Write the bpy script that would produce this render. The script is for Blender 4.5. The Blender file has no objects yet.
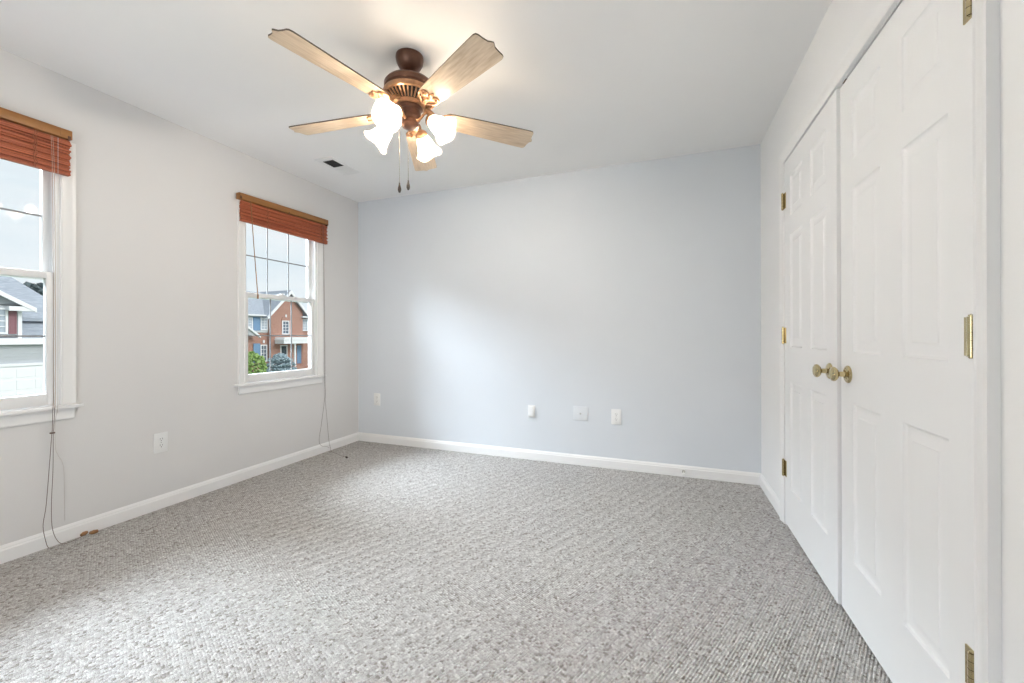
import bpy, bmesh, math, random
from mathutils import Vector, Matrix
PI = math.pi
rnd = random.Random(7)
S = bpy.context.scene
COL = S.collection
W = 3.589          # room width (left wall x=0, right wall x=W); back wall y=0; camera looks towards +y
H = 2.44
YF = -4.15         # wall behind the camera

# ------------------------------------------------------------------ camera
CAM = Vector((2.9483, -3.358, 1.0753))
yaw, pitch, roll = 0.3599, 0.0012, -0.0020
cam = bpy.data.cameras.new('camera')
co = bpy.data.objects.new('camera', cam); COL.objects.link(co)
fw = Vector((-math.sin(yaw)*math.cos(pitch), math.cos(yaw)*math.cos(pitch), math.sin(pitch)))
rt = Vector((math.cos(yaw), math.sin(yaw), 0)); up = rt.cross(fw)
r2 = rt*math.cos(roll)+up*math.sin(roll); u2 = -rt*math.sin(roll)+up*math.cos(roll)
co.matrix_world = Matrix(((r2.x, u2.x, -fw.x, CAM.x), (r2.y, u2.y, -fw.y, CAM.y), (r2.z, u2.z, -fw.z, CAM.z), (0, 0, 0, 1)))
cam.sensor_width = 36; cam.lens = 407.449*36/1024; cam.shift_y = -6.9/1024
cam.clip_start = 0.05; cam.clip_end = 500
S.camera = co

# ------------------------------------------------------------------ view, world, large lights
S.view_settings.view_transform = 'Standard'; S.view_settings.look = 'None'
S.view_settings.gamma = 1; S.view_settings.use_curve_mapping = False
S.view_settings.exposure = 0.0
wd = bpy.data.worlds.new('world'); S.world = wd; wd.use_nodes = True
nt = wd.node_tree; nt.nodes.clear()
tc = nt.nodes.new('ShaderNodeTexCoord'); mp = nt.nodes.new('ShaderNodeMapping'); mp.inputs['Scale'].default_value = (1, 1, 4)
nz = nt.nodes.new('ShaderNodeTexNoise'); nz.inputs['Scale'].default_value = 3.0; nz.inputs['Detail'].default_value = 6
rp = nt.nodes.new('ShaderNodeValToRGB')
rp.color_ramp.elements[0].position = .35; rp.color_ramp.elements[0].color = (.74, .83, .89, 1)
rp.color_ramp.elements[1].position = .62; rp.color_ramp.elements[1].color = (.86, .90, .93, 1)
bg = nt.nodes.new('ShaderNodeBackground'); bg.inputs['Strength'].default_value = 1.1
ow = nt.nodes.new('ShaderNodeOutputWorld')
L = nt.links.new
L(tc.outputs['Generated'], mp.inputs[0]); L(mp.outputs[0], nz.inputs['Vector']); L(nz.outputs[0], rp.inputs[0]); L(rp.outputs[0], bg.inputs[0]); L(bg.outputs[0], ow.inputs[0])

def area(name, loc, target, sx, sy, power, color):
    l = bpy.data.lights.new(name, 'AREA'); l.shape = 'RECTANGLE'; l.size = sx; l.size_y = sy; l.energy = power; l.color = color
    o = bpy.data.objects.new(name, l); COL.objects.link(o); o.location = loc
    d = Vector(target)-Vector(loc); o.rotation_euler = d.to_track_quat('-Z', 'Y').to_euler()
    return o
DAY = 2500; REAR = 34; BULB = 960
area('daylight_sky', (-2.9, -1.7, 5.0), (0, -1.7, 1.2), 5.0, 4.2, DAY, (.80, .90, 1.0))
area('daylight_low_sky', (-5.0, -2.2, 4.75), (0, -1.7, 1.3), 5.5, 2.2, 1500, (.74, .86, 1.0))
area('rear_fill_light', (1.8, YF-.85, .9), (2.4, -1.2, 2.5), 1.2, 1.2, REAR, (.97, .98, 1.0))  # added fill from behind the camera, stands for no known lamp

sl = bpy.data.lights.new('veiled_sun', 'SUN'); sl.energy = 2.6; sl.angle = math.radians(35); sl.color = (1, .98, .95)
so = bpy.data.objects.new('veiled_sun', sl); COL.objects.link(so); so.location = (20, 8, 20); so.rotation_euler = Vector((-.8, -.18, -.58)).to_track_quat('-Z', 'Y').to_euler()

# ------------------------------------------------------------------ helpers
def new_obj(name, me, mat, parent=None, root=None):
    o = bpy.data.objects.new(name, me); COL.objects.link(o)
    if mat is not None:
        for m in (mat if isinstance(mat, (list, tuple)) else [mat]): me.materials.append(m)
    if parent is not None: o.parent = parent
    return o
ORIG = {}
def origin(o):
    return ORIG.get(o.name, Vector((0, 0, 0)))
def obj(name, bm, mat, parent=None, smooth=True, ang=35):
    """link bm (world coordinates) as one mesh object below parent"""
    if parent is not None:
        bmesh.ops.translate(bm, verts=bm.verts, vec=-origin(parent))
        org = origin(parent)
    else: org = Vector((0, 0, 0))
    bmesh.ops.recalc_face_normals(bm, faces=bm.faces)
    if smooth:
        for f in bm.faces: f.smooth = True
        for e in bm.edges:
            if len(e.link_faces) != 2 or e.calc_face_angle(0) > math.radians(ang): e.smooth = False
    me = bpy.data.meshes.new(name); bm.to_mesh(me); bm.free()
    o = new_obj(name, me, mat, parent)
    ORIG[o.name] = org
    return o
def based(o, loc):
    """move a single-mesh thing's origin to loc"""
    v = Vector(loc); o.data.transform(Matrix.Translation(-v)); o.location = v; ORIG[o.name] = v
    return o
def thing(name, label, cat, loc=(0, 0, 0), group=None):
    o = bpy.data.objects.new(name, None); COL.objects.link(o); o.location = loc; o.empty_display_size = .1
    ORIG[o.name] = Vector(loc)
    tag(o, label, cat, group); return o
def tag(o, label, cat, group=None):
    o['label'] = label; o['category'] = cat
    if group: o['group'] = group
    return o
def struct(o, label=None, cat=None):
    o['kind'] = 'structure'
    if label: o['label'] = label
    if cat: o['category'] = cat
    return o
def struct_root(name, loc, label, cat):
    o = bpy.data.objects.new(name, None); COL.objects.link(o); o.location = loc; ORIG[o.name] = Vector(loc); o.empty_display_size = .1
    return struct(o, label, cat)
def BM(): return bmesh.new()
def box(bm, x0, x1, y0, y1, z0, z1, bev=0):
    if x0 > x1: x0, x1 = x1, x0
    if y0 > y1: y0, y1 = y1, y0
    if z0 > z1: z0, z1 = z1, z0
    t = bmesh.new()
    v = [t.verts.new(p) for p in ((x0, y0, z0), (x1, y0, z0), (x1, y1, z0), (x0, y1, z0), (x0, y0, z1), (x1, y0, z1), (x1, y1, z1), (x0, y1, z1))]
    for f in ((0, 3, 2, 1), (4, 5, 6, 7), (0, 1, 5, 4), (1, 2, 6, 5), (2, 3, 7, 6), (3, 0, 4, 7)): t.faces.new([v[i] for i in f])
    if bev: bmesh.ops.bevel(t, geom=list(t.edges), offset=bev, segments=2, affect='EDGES', profile=.5)
    join(bm, t)
def join(bm, t, mtx=None):
    if mtx is not None: bmesh.ops.transform(t, matrix=mtx, verts=t.verts)
    m = {}
    for v in t.verts: m[v] = bm.verts.new(v.co)
    for f in t.faces:
        try:
            g = bm.faces.new([m[v] for v in f.verts]); g.material_index = f.material_index
        except ValueError: pass
    t.free()
def lathe(bm, prof, mtx=Matrix(), seg=32, cap=True):
    """prof: list of (r, z); axis z"""
    t = bmesh.new(); rings = []
    for r, z in prof:
        if r < 1e-6: rings.append([t.verts.new((0, 0, z))])
        else: rings.append([t.verts.new((r*math.cos(2*PI*i/seg), r*math.sin(2*PI*i/seg), z)) for i in range(seg)])
    for a, b in zip(rings[:-1], rings[1:]):
        for i in range(seg):
            j = (i+1) % seg
            if len(a) == 1 and len(b) == 1: continue
            if len(a) == 1: t.faces.new((a[0], b[i], b[j]))
            elif len(b) == 1: t.faces.new((a[i], a[j], b[0]))
            else: t.faces.new((a[i], a[j], b[j], b[i]))
    if cap:
        if len(rings[0]) > 1: t.faces.new(rings[0])
        if len(rings[-1]) > 1: t.faces.new(rings[-1])
    join(bm, t, mtx)
def tube(bm, pts, r, seg=8):
    pts = [Vector(p) for p in pts]; t = bmesh.new(); rings = []
    rs = r if isinstance(r, (list, tuple)) else [r]*len(pts)
    ref = None
    for i, p in enumerate(pts):
        d = (pts[min(i+1, len(pts)-1)]-pts[max(i-1, 0)]).normalized()
        if ref is None: ref = Vector((0, 0, 1)) if abs(d.z) < .9 else Vector((1, 0, 0))
        a = d.cross(ref)
        if a.length < 1e-4: a = d.orthogonal()
        a.normalize(); b = d.cross(a).normalized(); ref = a.cross(d).normalized()
        rings.append([t.verts.new(p+(a*math.cos(2*PI*k/seg)+b*math.sin(2*PI*k/seg))*rs[i]) for k in range(seg)])
    for a, b in zip(rings[:-1], rings[1:]):
        for i in range(seg): t.faces.new((a[i], a[(i+1) % seg], b[(i+1) % seg], b[i]))
    t.faces.new(rings[0]); t.faces.new(rings[-1]); join(bm, t)
def spline(pts, n=8):
    """Catmull-Rom"""
    P = [Vector(p) for p in pts]; out = []
    for i in range(len(P)-1):
        p0 = P[max(i-1, 0)]; p1 = P[i]; p2 = P[i+1]; p3 = P[min(i+2, len(P)-1)]
        for k in range(n):
            t = k/n
            out.append(.5*((2*p1)+(p2-p0)*t+(2*p0-5*p1+4*p2-p3)*t*t+(-p0+3*p1-3*p2+p3)*t**3))
    out.append(P[-1]); return out
def prism(bm, outline, z0, z1, mtx=Matrix(), mi=0):
    """closed outline in local xy, extruded z0..z1"""
    t = bmesh.new()
    a = [t.verts.new((x, y, z0)) for x, y in outline]; b = [t.verts.new((x, y, z1)) for x, y in outline]
    t.faces.new(a[::-1]); t.faces.new(b); n = len(a)
    for i in range(n): t.faces.new((a[i], a[(i+1) % n], b[(i+1) % n], b[i]))
    for f in t.faces: f.material_index = mi
    join(bm, t, mtx)
def sweep(bm, rows):
    """rows: list of equally long vertex rows -> skin, capped"""
    V = [[bm.verts.new(p) for p in r] for r in rows]; n = len(V[0])
    for a, b in zip(V[:-1], V[1:]):
        for i in range(n): bm.faces.new((a[i], a[(i+1) % n], b[(i+1) % n], b[i]))
    bm.faces.new(V[0]); bm.faces.new(V[-1])

# ------------------------------------------------------------------ materials
def lin(c):
    return tuple((v/12.92 if v <= .04045 else ((v+.055)/1.055)**2.4) for v in (x/255 for x in c))+(1,)
def mat(name, rgb, rough=.5, metal=0, var=.03, vscale=8, bump=0, bscale=60, spec=None, stretch=None, var2=None, coat=0):
    m = bpy.data.materials.new(name); m.use_nodes = True; n = m.node_tree; b = n.nodes['Principled BSDF']
    c = lin(rgb) if max(rgb) > 1 else tuple(rgb)+(1,)
    b.inputs['Roughness'].default_value = rough; b.inputs['Metallic'].default_value = metal
    if spec is not None: b.inputs['Specular IOR Level'].default_value = spec
    if coat: b.inputs['Coat Weight'].default_value = coat
    t = n.nodes.new('ShaderNodeTexCoord'); mp = n.nodes.new('ShaderNodeMapping')
    if stretch: mp.inputs['Scale'].default_value = stretch
    n.links.new(t.outputs['Object'], mp.inputs[0])
    z = n.nodes.new('ShaderNodeTexNoise'); z.inputs['Scale'].default_value = vscale; z.inputs['Detail'].default_value = 5
    n.links.new(mp.outputs[0], z.inputs['Vector'])
    r = n.nodes.new('ShaderNodeValToRGB'); r.color_ramp.elements[0].position = .3; r.color_ramp.elements[1].position = .7
    c2 = (lin(var2) if var2 else tuple(min(1, v*(1+var)) for v in c[:3])+(1,))
    r.color_ramp.elements[0].color = (tuple(v*(1-var) for v in c[:3])+(1,)) if not var2 else c
    r.color_ramp.elements[1].color = c2
    n.links.new(z.outputs[0], r.inputs[0]); n.links.new(r.outputs[0], b.inputs['Base Color'])
    if bump:
        z2 = n.nodes.new('ShaderNodeTexNoise'); z2.inputs['Scale'].default_value = bscale; z2.inputs['Detail'].default_value = 3
        n.links.new(mp.outputs[0], z2.inputs['Vector'])
        bp = n.nodes.new('ShaderNodeBump'); bp.inputs['Strength'].default_value = bump; bp.inputs['Distance'].default_value = .002
        n.links.new(z2.outputs[0], bp.inputs['Height']); n.links.new(bp.outputs[0], b.inputs['Normal'])
    return m
M = {}
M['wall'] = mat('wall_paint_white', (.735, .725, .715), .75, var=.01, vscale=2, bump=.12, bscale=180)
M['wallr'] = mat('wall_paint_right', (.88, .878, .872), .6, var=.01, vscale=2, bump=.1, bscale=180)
M['blue'] = mat('wall_paint_blue_grey', (.70, .735, .775), .55, var=.012, vscale=2, bump=.12, bscale=180)
M['ceil'] = mat('ceiling_paint', (.92, .915, .905), .9, var=.01, vscale=2, bump=.1, bscale=220)
M['trim'] = mat('trim_gloss_white', (.88, .875, .865), .35, var=.008, vscale=3)
M['door'] = mat('door_paint_white', (.90, .90, .895), .38, var=.006, vscale=3, bump=.03, bscale=90)
M['plate'] = mat('plate_plastic', (.86, .86, .85), .3, var=.01)
M['plateb'] = mat('plate_painted', (.74, .77, .80), .4, var=.01)
M['dark'] = mat('dark_void', (.02, .02, .02), .8)
M['slot'] = mat('slot_dark', (.08, .075, .07), .7)
M['brass'] = mat('polished_brass', (.55, .46, .27), .08, 1, var=.12, vscale=30)
M['steel'] = mat('dull_steel', (.5, .5, .48), .35, 1, var=.1, vscale=30)
M['bronze'] = mat('oiled_bronze', (.13, .062, .04), .38, .55, var=.25, vscale=25)
M['copper'] = mat('antique_copper', (.40, .22, .12), .36, .75, var=.3, vscale=30)
M['blade'] = mat('blade_washed_oak', (182, 158, 132), .38, var2=(214, 195, 170), vscale=9, stretch=(1, 9, 1), bump=.05, bscale=30)
M['bladeedge'] = mat('blade_edge', (.10, .07, .05), .5)
M['fob'] = mat('fob_dark_wood', (.06, .04, .03), .4)
M['chain'] = mat('chain_metal', (.28, .22, .17), .4, .8)
M['rail'] = mat('blind_headrail_wood', (136, 90, 44), .42, var2=(164, 112, 58), vscale=14, stretch=(1, .12, 3), bump=.05)
M['slat'] = mat('blind_bamboo', (138, 64, 38), .5, var2=(196, 110, 72), vscale=30, stretch=(1, .08, 6), bump=.15, bscale=60)
M['cord'] = mat('blind_cord_brown', (.17, .12, .10), .8)
M['cordr'] = mat('blind_cord_red', (.35, .13, .07), .8)
M['cordw'] = mat('blind_cord_pale', (.62, .58, .55), .8)
M['cordm'] = mat('blind_cord_backlit', (.50, .36, .29), .8)  # paler copy of the cord colour, window glare painted in
M['tassel'] = mat('tassel_wood', (.30, .15, .06), .5, var=.3, vscale=60)
M['grid'] = mat('grid_backlit_grey', (.30, .31, .32), .6, var=.01)  # backlit shade of the window grid put into its base colour
M['vinyl'] = mat('window_vinyl', (.84, .84, .835), .4, var=.006)
def glass_mat():
    m = bpy.data.materials.new('window_glass'); m.use_nodes = True; n = m.node_tree; n.nodes.clear()
    o = n.nodes.new('ShaderNodeOutputMaterial'); mx = n.nodes.new('ShaderNodeMixShader')
    tr = n.nodes.new('ShaderNodeBsdfTransparent'); tr.inputs[0].default_value = (.97, .98, .98, 1)
    gl = n.nodes.new('ShaderNodeBsdfGlossy'); gl.inputs['Roughness'].default_value = .02
    lw = n.nodes.new('ShaderNodeFresnel'); lw.inputs[0].default_value = 1.25
    n.links.new(lw.outputs[0], mx.inputs[0]); n.links.new(tr.outputs[0], mx.inputs[1]); n.links.new(gl.outputs[0], mx.inputs[2]); n.links.new(mx.outputs[0], o.inputs[0])
    return m
M['glass'] = glass_mat()
def shade_mat():
    m = bpy.data.materials.new('frosted_shade_glass'); m.use_nodes = True; n = m.node_tree; n.nodes.clear()
    o = n.nodes.new('ShaderNodeOutputMaterial'); a = n.nodes.new('ShaderNodeMixShader'); a.inputs[0].default_value = .45
    tr = n.nodes.new('ShaderNodeBsdfTransparent'); tr.inputs[0].default_value = (1, .96, .9, 1)
    tl = n.nodes.new('ShaderNodeBsdfTranslucent'); df = n.nodes.new('ShaderNodeBsdfPrincipled')
    z = n.nodes.new('ShaderNodeTexNoise'); z.inputs['Scale'].default_value = 22; z.inputs['Detail'].default_value = 4
    r = n.nodes.new('ShaderNodeValToRGB'); r.color_ramp.elements[0].color = (.86, .78, .66, 1); r.color_ramp.elements[1].color = (.97, .94, .88, 1)
    r.color_ramp.elements[0].position = .35; r.color_ramp.elements[1].position = .6
    n.links.new(z.outputs[0], r.inputs[0]); n.links.new(r.outputs[0], tl.inputs[0]); n.links.new(r.outputs[0], df.inputs['Base Color'])
    df.inputs['Roughness'].default_value = .25
    b = n.nodes.new('ShaderNodeMixShader'); b.inputs[0].default_value = .4
    n.links.new(tl.outputs[0], b.inputs[1]); n.links.new(df.outputs[0], b.inputs[2])
    n.links.new(tr.outputs[0], a.inputs[1]); n.links.new(b.outputs[0], a.inputs[2]); n.links.new(a.outputs[0], o.inputs[0])
    a.inputs[0].default_value = .72
    return m
M['shade'] = shade_mat()
def emis(name, rgb, s):
    m = bpy.data.materials.new(name); m.use_nodes = True; n = m.node_tree; b = n.nodes['Principled BSDF']
    b.inputs['Base Color'].default_value = tuple(rgb)+(1,); b.inputs['Emission Color'].default_value = tuple(rgb)+(1,); b.inputs['Emission Strength'].default_value = s
    return m
M['bulb'] = emis('lit_bulb', (1, .91, .80), BULB)

def carpet_mat():
    m = bpy.data.materials.new('berber_carpet'); m.use_nodes = True; n = m.node_tree; b = n.nodes['Principled BSDF']
    b.inputs['Roughness'].default_value = .95; b.inputs['Specular IOR Level'].default_value = .1
    N = n.nodes.new; K = n.links.new
    t = N('ShaderNodeTexCoord'); mp = N('ShaderNodeMapping'); mp.inputs['Rotation'].default_value = (0, 0, math.radians(25)); mp.inputs['Scale'].default_value = (1, 1.0, 1)
    K(t.outputs['Object'], mp.inputs[0])
    # loops in rows: voronoi with low randomness stretched along the rows
    v = N('ShaderNodeTexVoronoi'); v.inputs['Scale'].default_value = 118; v.inputs['Randomness'].default_value = .45
    mp2 = N('ShaderNodeMapping'); mp2.inputs['Scale'].default_value = (1.0, .9, 1); K(mp.outputs[0], mp2.inputs[0]); K(mp2.outputs[0], v.inputs['Vector'])
    # per loop colour
    sep = N('ShaderNodeSeparateColor'); K(v.outputs['Color'], sep.inputs[0])
    r = N('ShaderNodeValToRGB'); cr = r.color_ramp
    cr.elements[0].position = 0; cr.elements[0].color = lin((148, 141, 135))
    cr.elements[1].position = 1; cr.elements[1].color = lin((222, 220, 217))
    for p, c in ((.05, (160, 154, 149)), (.14, (182, 178, 174)), (.5, (196, 193, 190)), (.85, (208, 206, 203))):
        e = cr.elements.new(p); e.color = lin(c)
    K(sep.outputs[0], r.inputs[0])
    # broad clumps
    z = N('ShaderNodeTexNoise'); z.inputs['Scale'].default_value = 60; z.inputs['Detail'].default_value = 3; K(t.outputs['Object'], z.inputs['Vector'])
    r2 = N('ShaderNodeValToRGB'); r2.color_ramp.elements[0].position = .36; r2.color_ramp.elements[0].color = (.84, .82, .80, 1); r2.color_ramp.elements[1].position = .6; r2.color_ramp.elements[1].color = (1, 1, 1, 1)
    K(z.outputs[0], r2.inputs[0])
    mx = N('ShaderNodeMix'); mx.data_type = 'RGBA'; mx.blend_type = 'MULTIPLY'; mx.inputs[0].default_value = .5
    K(r.outputs[0], mx.inputs[6]); K(r2.outputs[0], mx.inputs[7])
    K(mx.outputs[2], b.inputs['Base Color'])
    # yarn heather
    z3 = N('ShaderNodeTexNoise'); z3.inputs['Scale'].default_value = 330; z3.inputs['Detail'].default_value = 2; K(t.outputs['Object'], z3.inputs['Vector'])
    r3 = N('ShaderNodeValToRGB'); r3.color_ramp.elements[0].position = .36; r3.color_ramp.elements[0].color = (.56, .54, .52, 1); r3.color_ramp.elements[1].position = .56; r3.color_ramp.elements[1].color = (1.22, 1.22, 1.22, 1)
    K(z3.outputs[0], r3.inputs[0])
    mx3 = N('ShaderNodeMix'); mx3.data_type = 'RGBA'; mx3.blend_type = 'MULTIPLY'; mx3.inputs[0].default_value = .8
    K(mx.outputs[2], mx3.inputs[6]); K(r3.outputs[0], mx3.inputs[7]); K(mx3.outputs[2], b.inputs['Base Color'])
    # rows of loops
    sx = N('ShaderNodeSeparateXYZ'); K(mp.outputs[0], sx.inputs[0])
    ml = N('ShaderNodeMath'); ml.operation = 'MULTIPLY'; ml.inputs[1].default_value = 2*PI/.0098; K(sx.outputs[0], ml.inputs[0])
    sn = N('ShaderNodeMath'); sn.operation = 'SINE'; K(ml.outputs[0], sn.inputs[0])
    s2 = N('ShaderNodeMath'); s2.operation = 'MULTIPLY'; s2.inputs[1].default_value = -.28; K(sn.outputs[0], s2.inputs[0])
    ad = N('ShaderNodeMath'); ad.operation = 'ADD'; K(v.outputs['Distance'], ad.inputs[0]); K(s2.outputs[0], ad.inputs[1])
    inv = N('ShaderNodeMath'); inv.operation = 'SUBTRACT'; inv.inputs[0].default_value = 1; K(ad.outputs[0], inv.inputs[1])
    bp = N('ShaderNodeBump'); bp.inputs['Strength'].default_value = .9; bp.inputs['Distance'].default_value = .007
    K(inv.outputs[0], bp.inputs['Height']); K(bp.outputs[0], b.inputs['Normal'])
    return m
M['carpet'] = carpet_mat()

# ------------------------------------------------------------------ room shell
WY = [-2.541, -0.87]         # window centres on the left wall (window_1 near, window_2 far)
OH = .338                    # half opening
OZ0, OZ1 = .70, 2.04
bm = BM(); T = .092; WCW = .055
ys = [YF-T, WY[0]-OH, WY[0]+OH, WY[1]-OH, WY[1]+OH, T]
box(bm, -T, 0, ys[0], ys[1], 0, H); box(bm, -T, 0, ys[2], ys[3], 0, H); box(bm, -T, 0, ys[4], ys[5], 0, H)
for a, b in ((ys[1], ys[2]), (ys[3], ys[4])): box(bm, -T, 0, a, b, 0, OZ0); box(bm, -T, 0, a, b, OZ1, H)
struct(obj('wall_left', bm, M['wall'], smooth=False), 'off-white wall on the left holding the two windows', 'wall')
bm = BM(); box(bm, 0, W, 0, T, 0, H)
struct(obj('wall_back', bm, M['blue'], smooth=False), 'pale blue-grey painted wall straight ahead', 'wall')
DY0, DY1, DZ = -2.170, -.648, 2.05       # closet opening
bm = BM()
box(bm, W, W+.12, DY1, T, 0, H); box(bm, W, W+.12, YF-T, DY0, 0, H); box(bm, W, W+.12, DY0, DY1, DZ, H)
box(bm, W+.7, W+.8, DY0-.4, DY1+.4, 0, H); box(bm, W+.12, W+.7, DY0-.4, DY0-.3, 0, H); box(bm, W+.12, W+.7, DY1+.3, DY1+.4, 0, H)
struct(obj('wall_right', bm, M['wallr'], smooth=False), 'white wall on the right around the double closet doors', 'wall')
bm = BM(); fx0, fx1 = 1.0, 2.4
box(bm, 0, fx0, YF-T, YF, 0, H); box(bm, fx1, W, YF-T, YF, 0, H); box(bm, fx0, fx1, YF-T, YF, 2.25, H)  # opening added so the rear fill reaches the room
struct(obj('wall_front', bm, M['wall'], smooth=False), 'off-white wall behind the camera with an opening added for the rear fill light', 'wall')
bm = BM(); box(bm, -T, W+.8, YF-T, T, H, H+.12)
struct(obj('ceiling', bm, M['ceil'], smooth=False), 'flat white ceiling', 'ceiling')
bm = BM(); box(bm, -T, W+.8, YF-1.0, T, -.3, 0)
struct(obj('floor', bm, M['carpet'], smooth=False), 'speckled grey looped berber carpet', 'floor')

# baseboards
BH, BT = .083, .013
prof = [(0, 0), (BT, 0), (BT, .06), (BT*.75, .066), (BT*.75, .071), (BT*.35, .08), (BT*.25, BH), (0, BH)]
def baseboard(name, f, label):
    bm = BM(); sweep(bm, [[f(s, d, z) for d, z in prof] for s in (0, 1)])
    return struct(obj(name, bm, M['trim'], ang=20), label, 'baseboard')
baseboard('baseboard_left', lambda s, d, z: (d, (YF if s == 0 else 0), z), 'white moulded baseboard along the left wall')
baseboard('baseboard_back', lambda s, d, z: ((0 if s == 0 else W), -d, z), 'white moulded baseboard under the blue-grey wall')
baseboard('baseboard_right', lambda s, d, z: (W-d, (0 if s == 0 else DY1+.062), z), 'short white baseboard between the room corner and closet trim')
baseboard('baseboard_front', lambda s, d, z: (W-d, (DY0-.062 if s == 0 else YF), z), 'white baseboard to the right of the closet doors')

# colonial casing swept round an inverted U.  F(u, v, t): u along wall, v height, t out of wall
def cprof_(CW): return [(0, 0), (0, .010), (.005, .012), (.008, .009), (CW*.45, .011), (CW*.68, .016), (CW*.82, .018), (CW, .018), (CW, 0)]
CW = .058
def casing(F, u0, u1, v0, v1, prof=cprof_(.055)):
    bm = BM()
    rows = [[F(u0-w, v0, t) for w, t in prof], [F(u0-w, v1+w, t) for w, t in prof], [F(u1+w, v1+w, t) for w, t in prof], [F(u1+w, v0, t) for w, t in prof]]
    sweep(bm, rows); return bm
bm = casing(lambda u, v, t: (W-t*1.15, u, v), DY0, DY1, 0, DZ, cprof_(CW))
struct(obj('trim_1', bm, M['trim'], ang=20), 'white moulded casing around the double closet doors', 'trim')
bm = BM()   # jamb lining and head stop
box(bm, W+.002, W+.11, DY0-.0, DY0+.004, 0, DZ); box(bm, W+.002, W+.11, DY1-.004, DY1, 0, DZ); box(bm, W+.002, W+.11, DY0, DY1, DZ-.004, DZ)
box(bm, W+.05, W+.09, DY0+.004, DY1-.004, DZ-.02, DZ-.004)
struct(obj('trim_2', bm, M['trim'], smooth=False), 'white jamb lining of the closet opening', 'trim')

# ------------------------------------------------------------------ doors
def six_panel(y0, y1, z0, z1, xf, th=.035, flip=False):
    """leaf with its face at x = xf looking towards -x; hinge side given by flip"""
    bm = BM(); w = y1-y0
    st = .108; pw = .205; mu = w-2*st-2*pw
    ycut = [y0, y0+st, y0+st+pw, y0+st+pw+mu, y1-st, y1]
    zc = [z0, .235, .820, 1.008, 1.615, 1.718, 1.937, z1]
    def rect(a, b, c, d, x): return [bm.verts.new(p) for p in ((x, a, c), (x, b, c), (x, b, d), (x, a, d))]
    def quad(a, b, c, d, x): bm.faces.new(rect(a, b, c, d, x))
    for i in range(5):
        for j in range(7):
            a, b, c, d = ycut[i], ycut[i+1], zc[j], zc[j+1]
            if i in (1, 3) and j in (1, 3, 5):
                loops = [rect(a, b, c, d, xf)]
                for ins, dep in ((.003, .0045), (.009, .008), (.015, .009), (.020, .009), (.043, .0035), (.045, .0015)):
                    loops.append(rect(a+ins, b-ins, c+ins, d-ins, xf+dep))
                for p, q in zip(loops[:-1], loops[1:]):
                    for k in range(4): bm.faces.new((p[k], p[(k+1) % 4], q[(k+1) % 4], q[k]))
                bm.faces.new(loops[-1])
            else: quad(a, b, c, d, xf)
    bmesh.ops.remove_doubles(bm, verts=bm.verts, dist=1e-5)
    # sides and back
    v = lambda x, y, z: bm.verts.new((x, y, z))
    for pts in (((xf, y0, z0), (xf+th, y0, z0), (xf+th, y0, z1), (xf, y0, z1)), ((xf, y1, z0), (xf+th, y1, z0), (xf+th, y1, z1), (xf, y1, z1)),
                ((xf, y0, z0), (xf+th, y0, z0), (xf+th, y1, z0), (xf, y1, z0)), ((xf, y0, z1), (xf+th, y0, z1), (xf+th, y1, z1), (xf, y1, z1)),
                ((xf+th, y0, z0), (xf+th, y1, z0), (xf+th, y1, z1), (xf+th, y0, z1))):
        bm.faces.new([v(*p) for p in pts])
    bmesh.ops.remove_doubles(bm, verts=bm.verts, dist=1e-5)
    return bm
XD1 = W-.007; XD2 = W+.004
def hinge(parent, y, z, s, XD):
    bm = BM(); r = .0072; xk = XD-.0085
    for k in range(5):
        z0 = z-.045+k*.018
        lathe(bm, [(r, z0+.0006), (r, z0+.0174)], Matrix.Translation((xk, y, 0)), 12)
    lathe(bm, [(.003, z-.049), (.005, z-.047), (.005, z-.045), (.003, z-.045), (.003, z+.045), (.005, z+.045), (.005, z+.048), (0, z+.051)], Matrix.Translation((xk, y, 0)), 12)
    box(bm, XD-.003, XD+.0003, y, y+s*.034, z-.044, z+.044)      # leaf wrapped on the door edge
    box(bm, XD-.006, XD-.003, y-s*.020, y, z-.044, z+.044)
    o = obj('hinge', bm, M['brass'], parent); o['label'] = 'brass butt hinge'
    return o
def knob(parent, y, z, XD):
    R = Matrix.Translation((XD, y, z)) @ Matrix.Rotation(-PI/2, 4, 'Y')
    bm = BM(); lathe(bm, [(0.0, 0), (.033, 0), (.033, .003), (.030, .007), (.024, .009), (.020, .009), (.016, .012), (0, .012)], R, 32)
    o = obj('rosette', bm, M['brass'], parent); o['label'] = 'round brass rosette'
    bm = BM(); lathe(bm, [(0, .010), (.010, .010), (.0095, .030), (.012, .033), (.021, .036), (.0265, .042), (.0275, .047), (.0255, .052), (.019, .056), (.017, .0555), (.012, .058), (0, .0595)], R, 32)
    k = obj('knob', bm, M['brass'], parent); k['label'] = 'round polished brass knob'
d1 = struct_root('door_1', (W, -1.028, .012), 'far leaf of the white six-panel closet doors', 'door')
obj('door_leaf', six_panel(-1.403, -.653, .014, 2.043, XD1), M['door'], d1, ang=15)
d2 = struct_root('door_2', (W, -1.78, .012), 'near leaf of the white six-panel closet doors', 'door')
obj('door_leaf', six_panel(-2.164, -1.409, .014, 2.040, XD2), M['door'], d2, ang=15)
for z in (1.829, 1.070, .322): hinge(d1, -.6505, z, -1, XD1); hinge(d2, -2.151, z, 1, XD2)
knob(d1, -1.330, .925, XD1); knob(d2, -1.477, .925, XD2)
bm = BM(); box(bm, W+.002, W+.02, -1.465, -1.435, 2.0435, 2.0455); lathe(bm, [(0, 0), (.006, 0), (.006, .002), (.003, .0045), (0, .005)], Matrix.Translation((W+.012, -1.45, 2.0435)), 12)
o = obj('ball_catch', bm, M['chain'], d2); o['label'] = 'small dark ball catch in the top edge'

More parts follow.
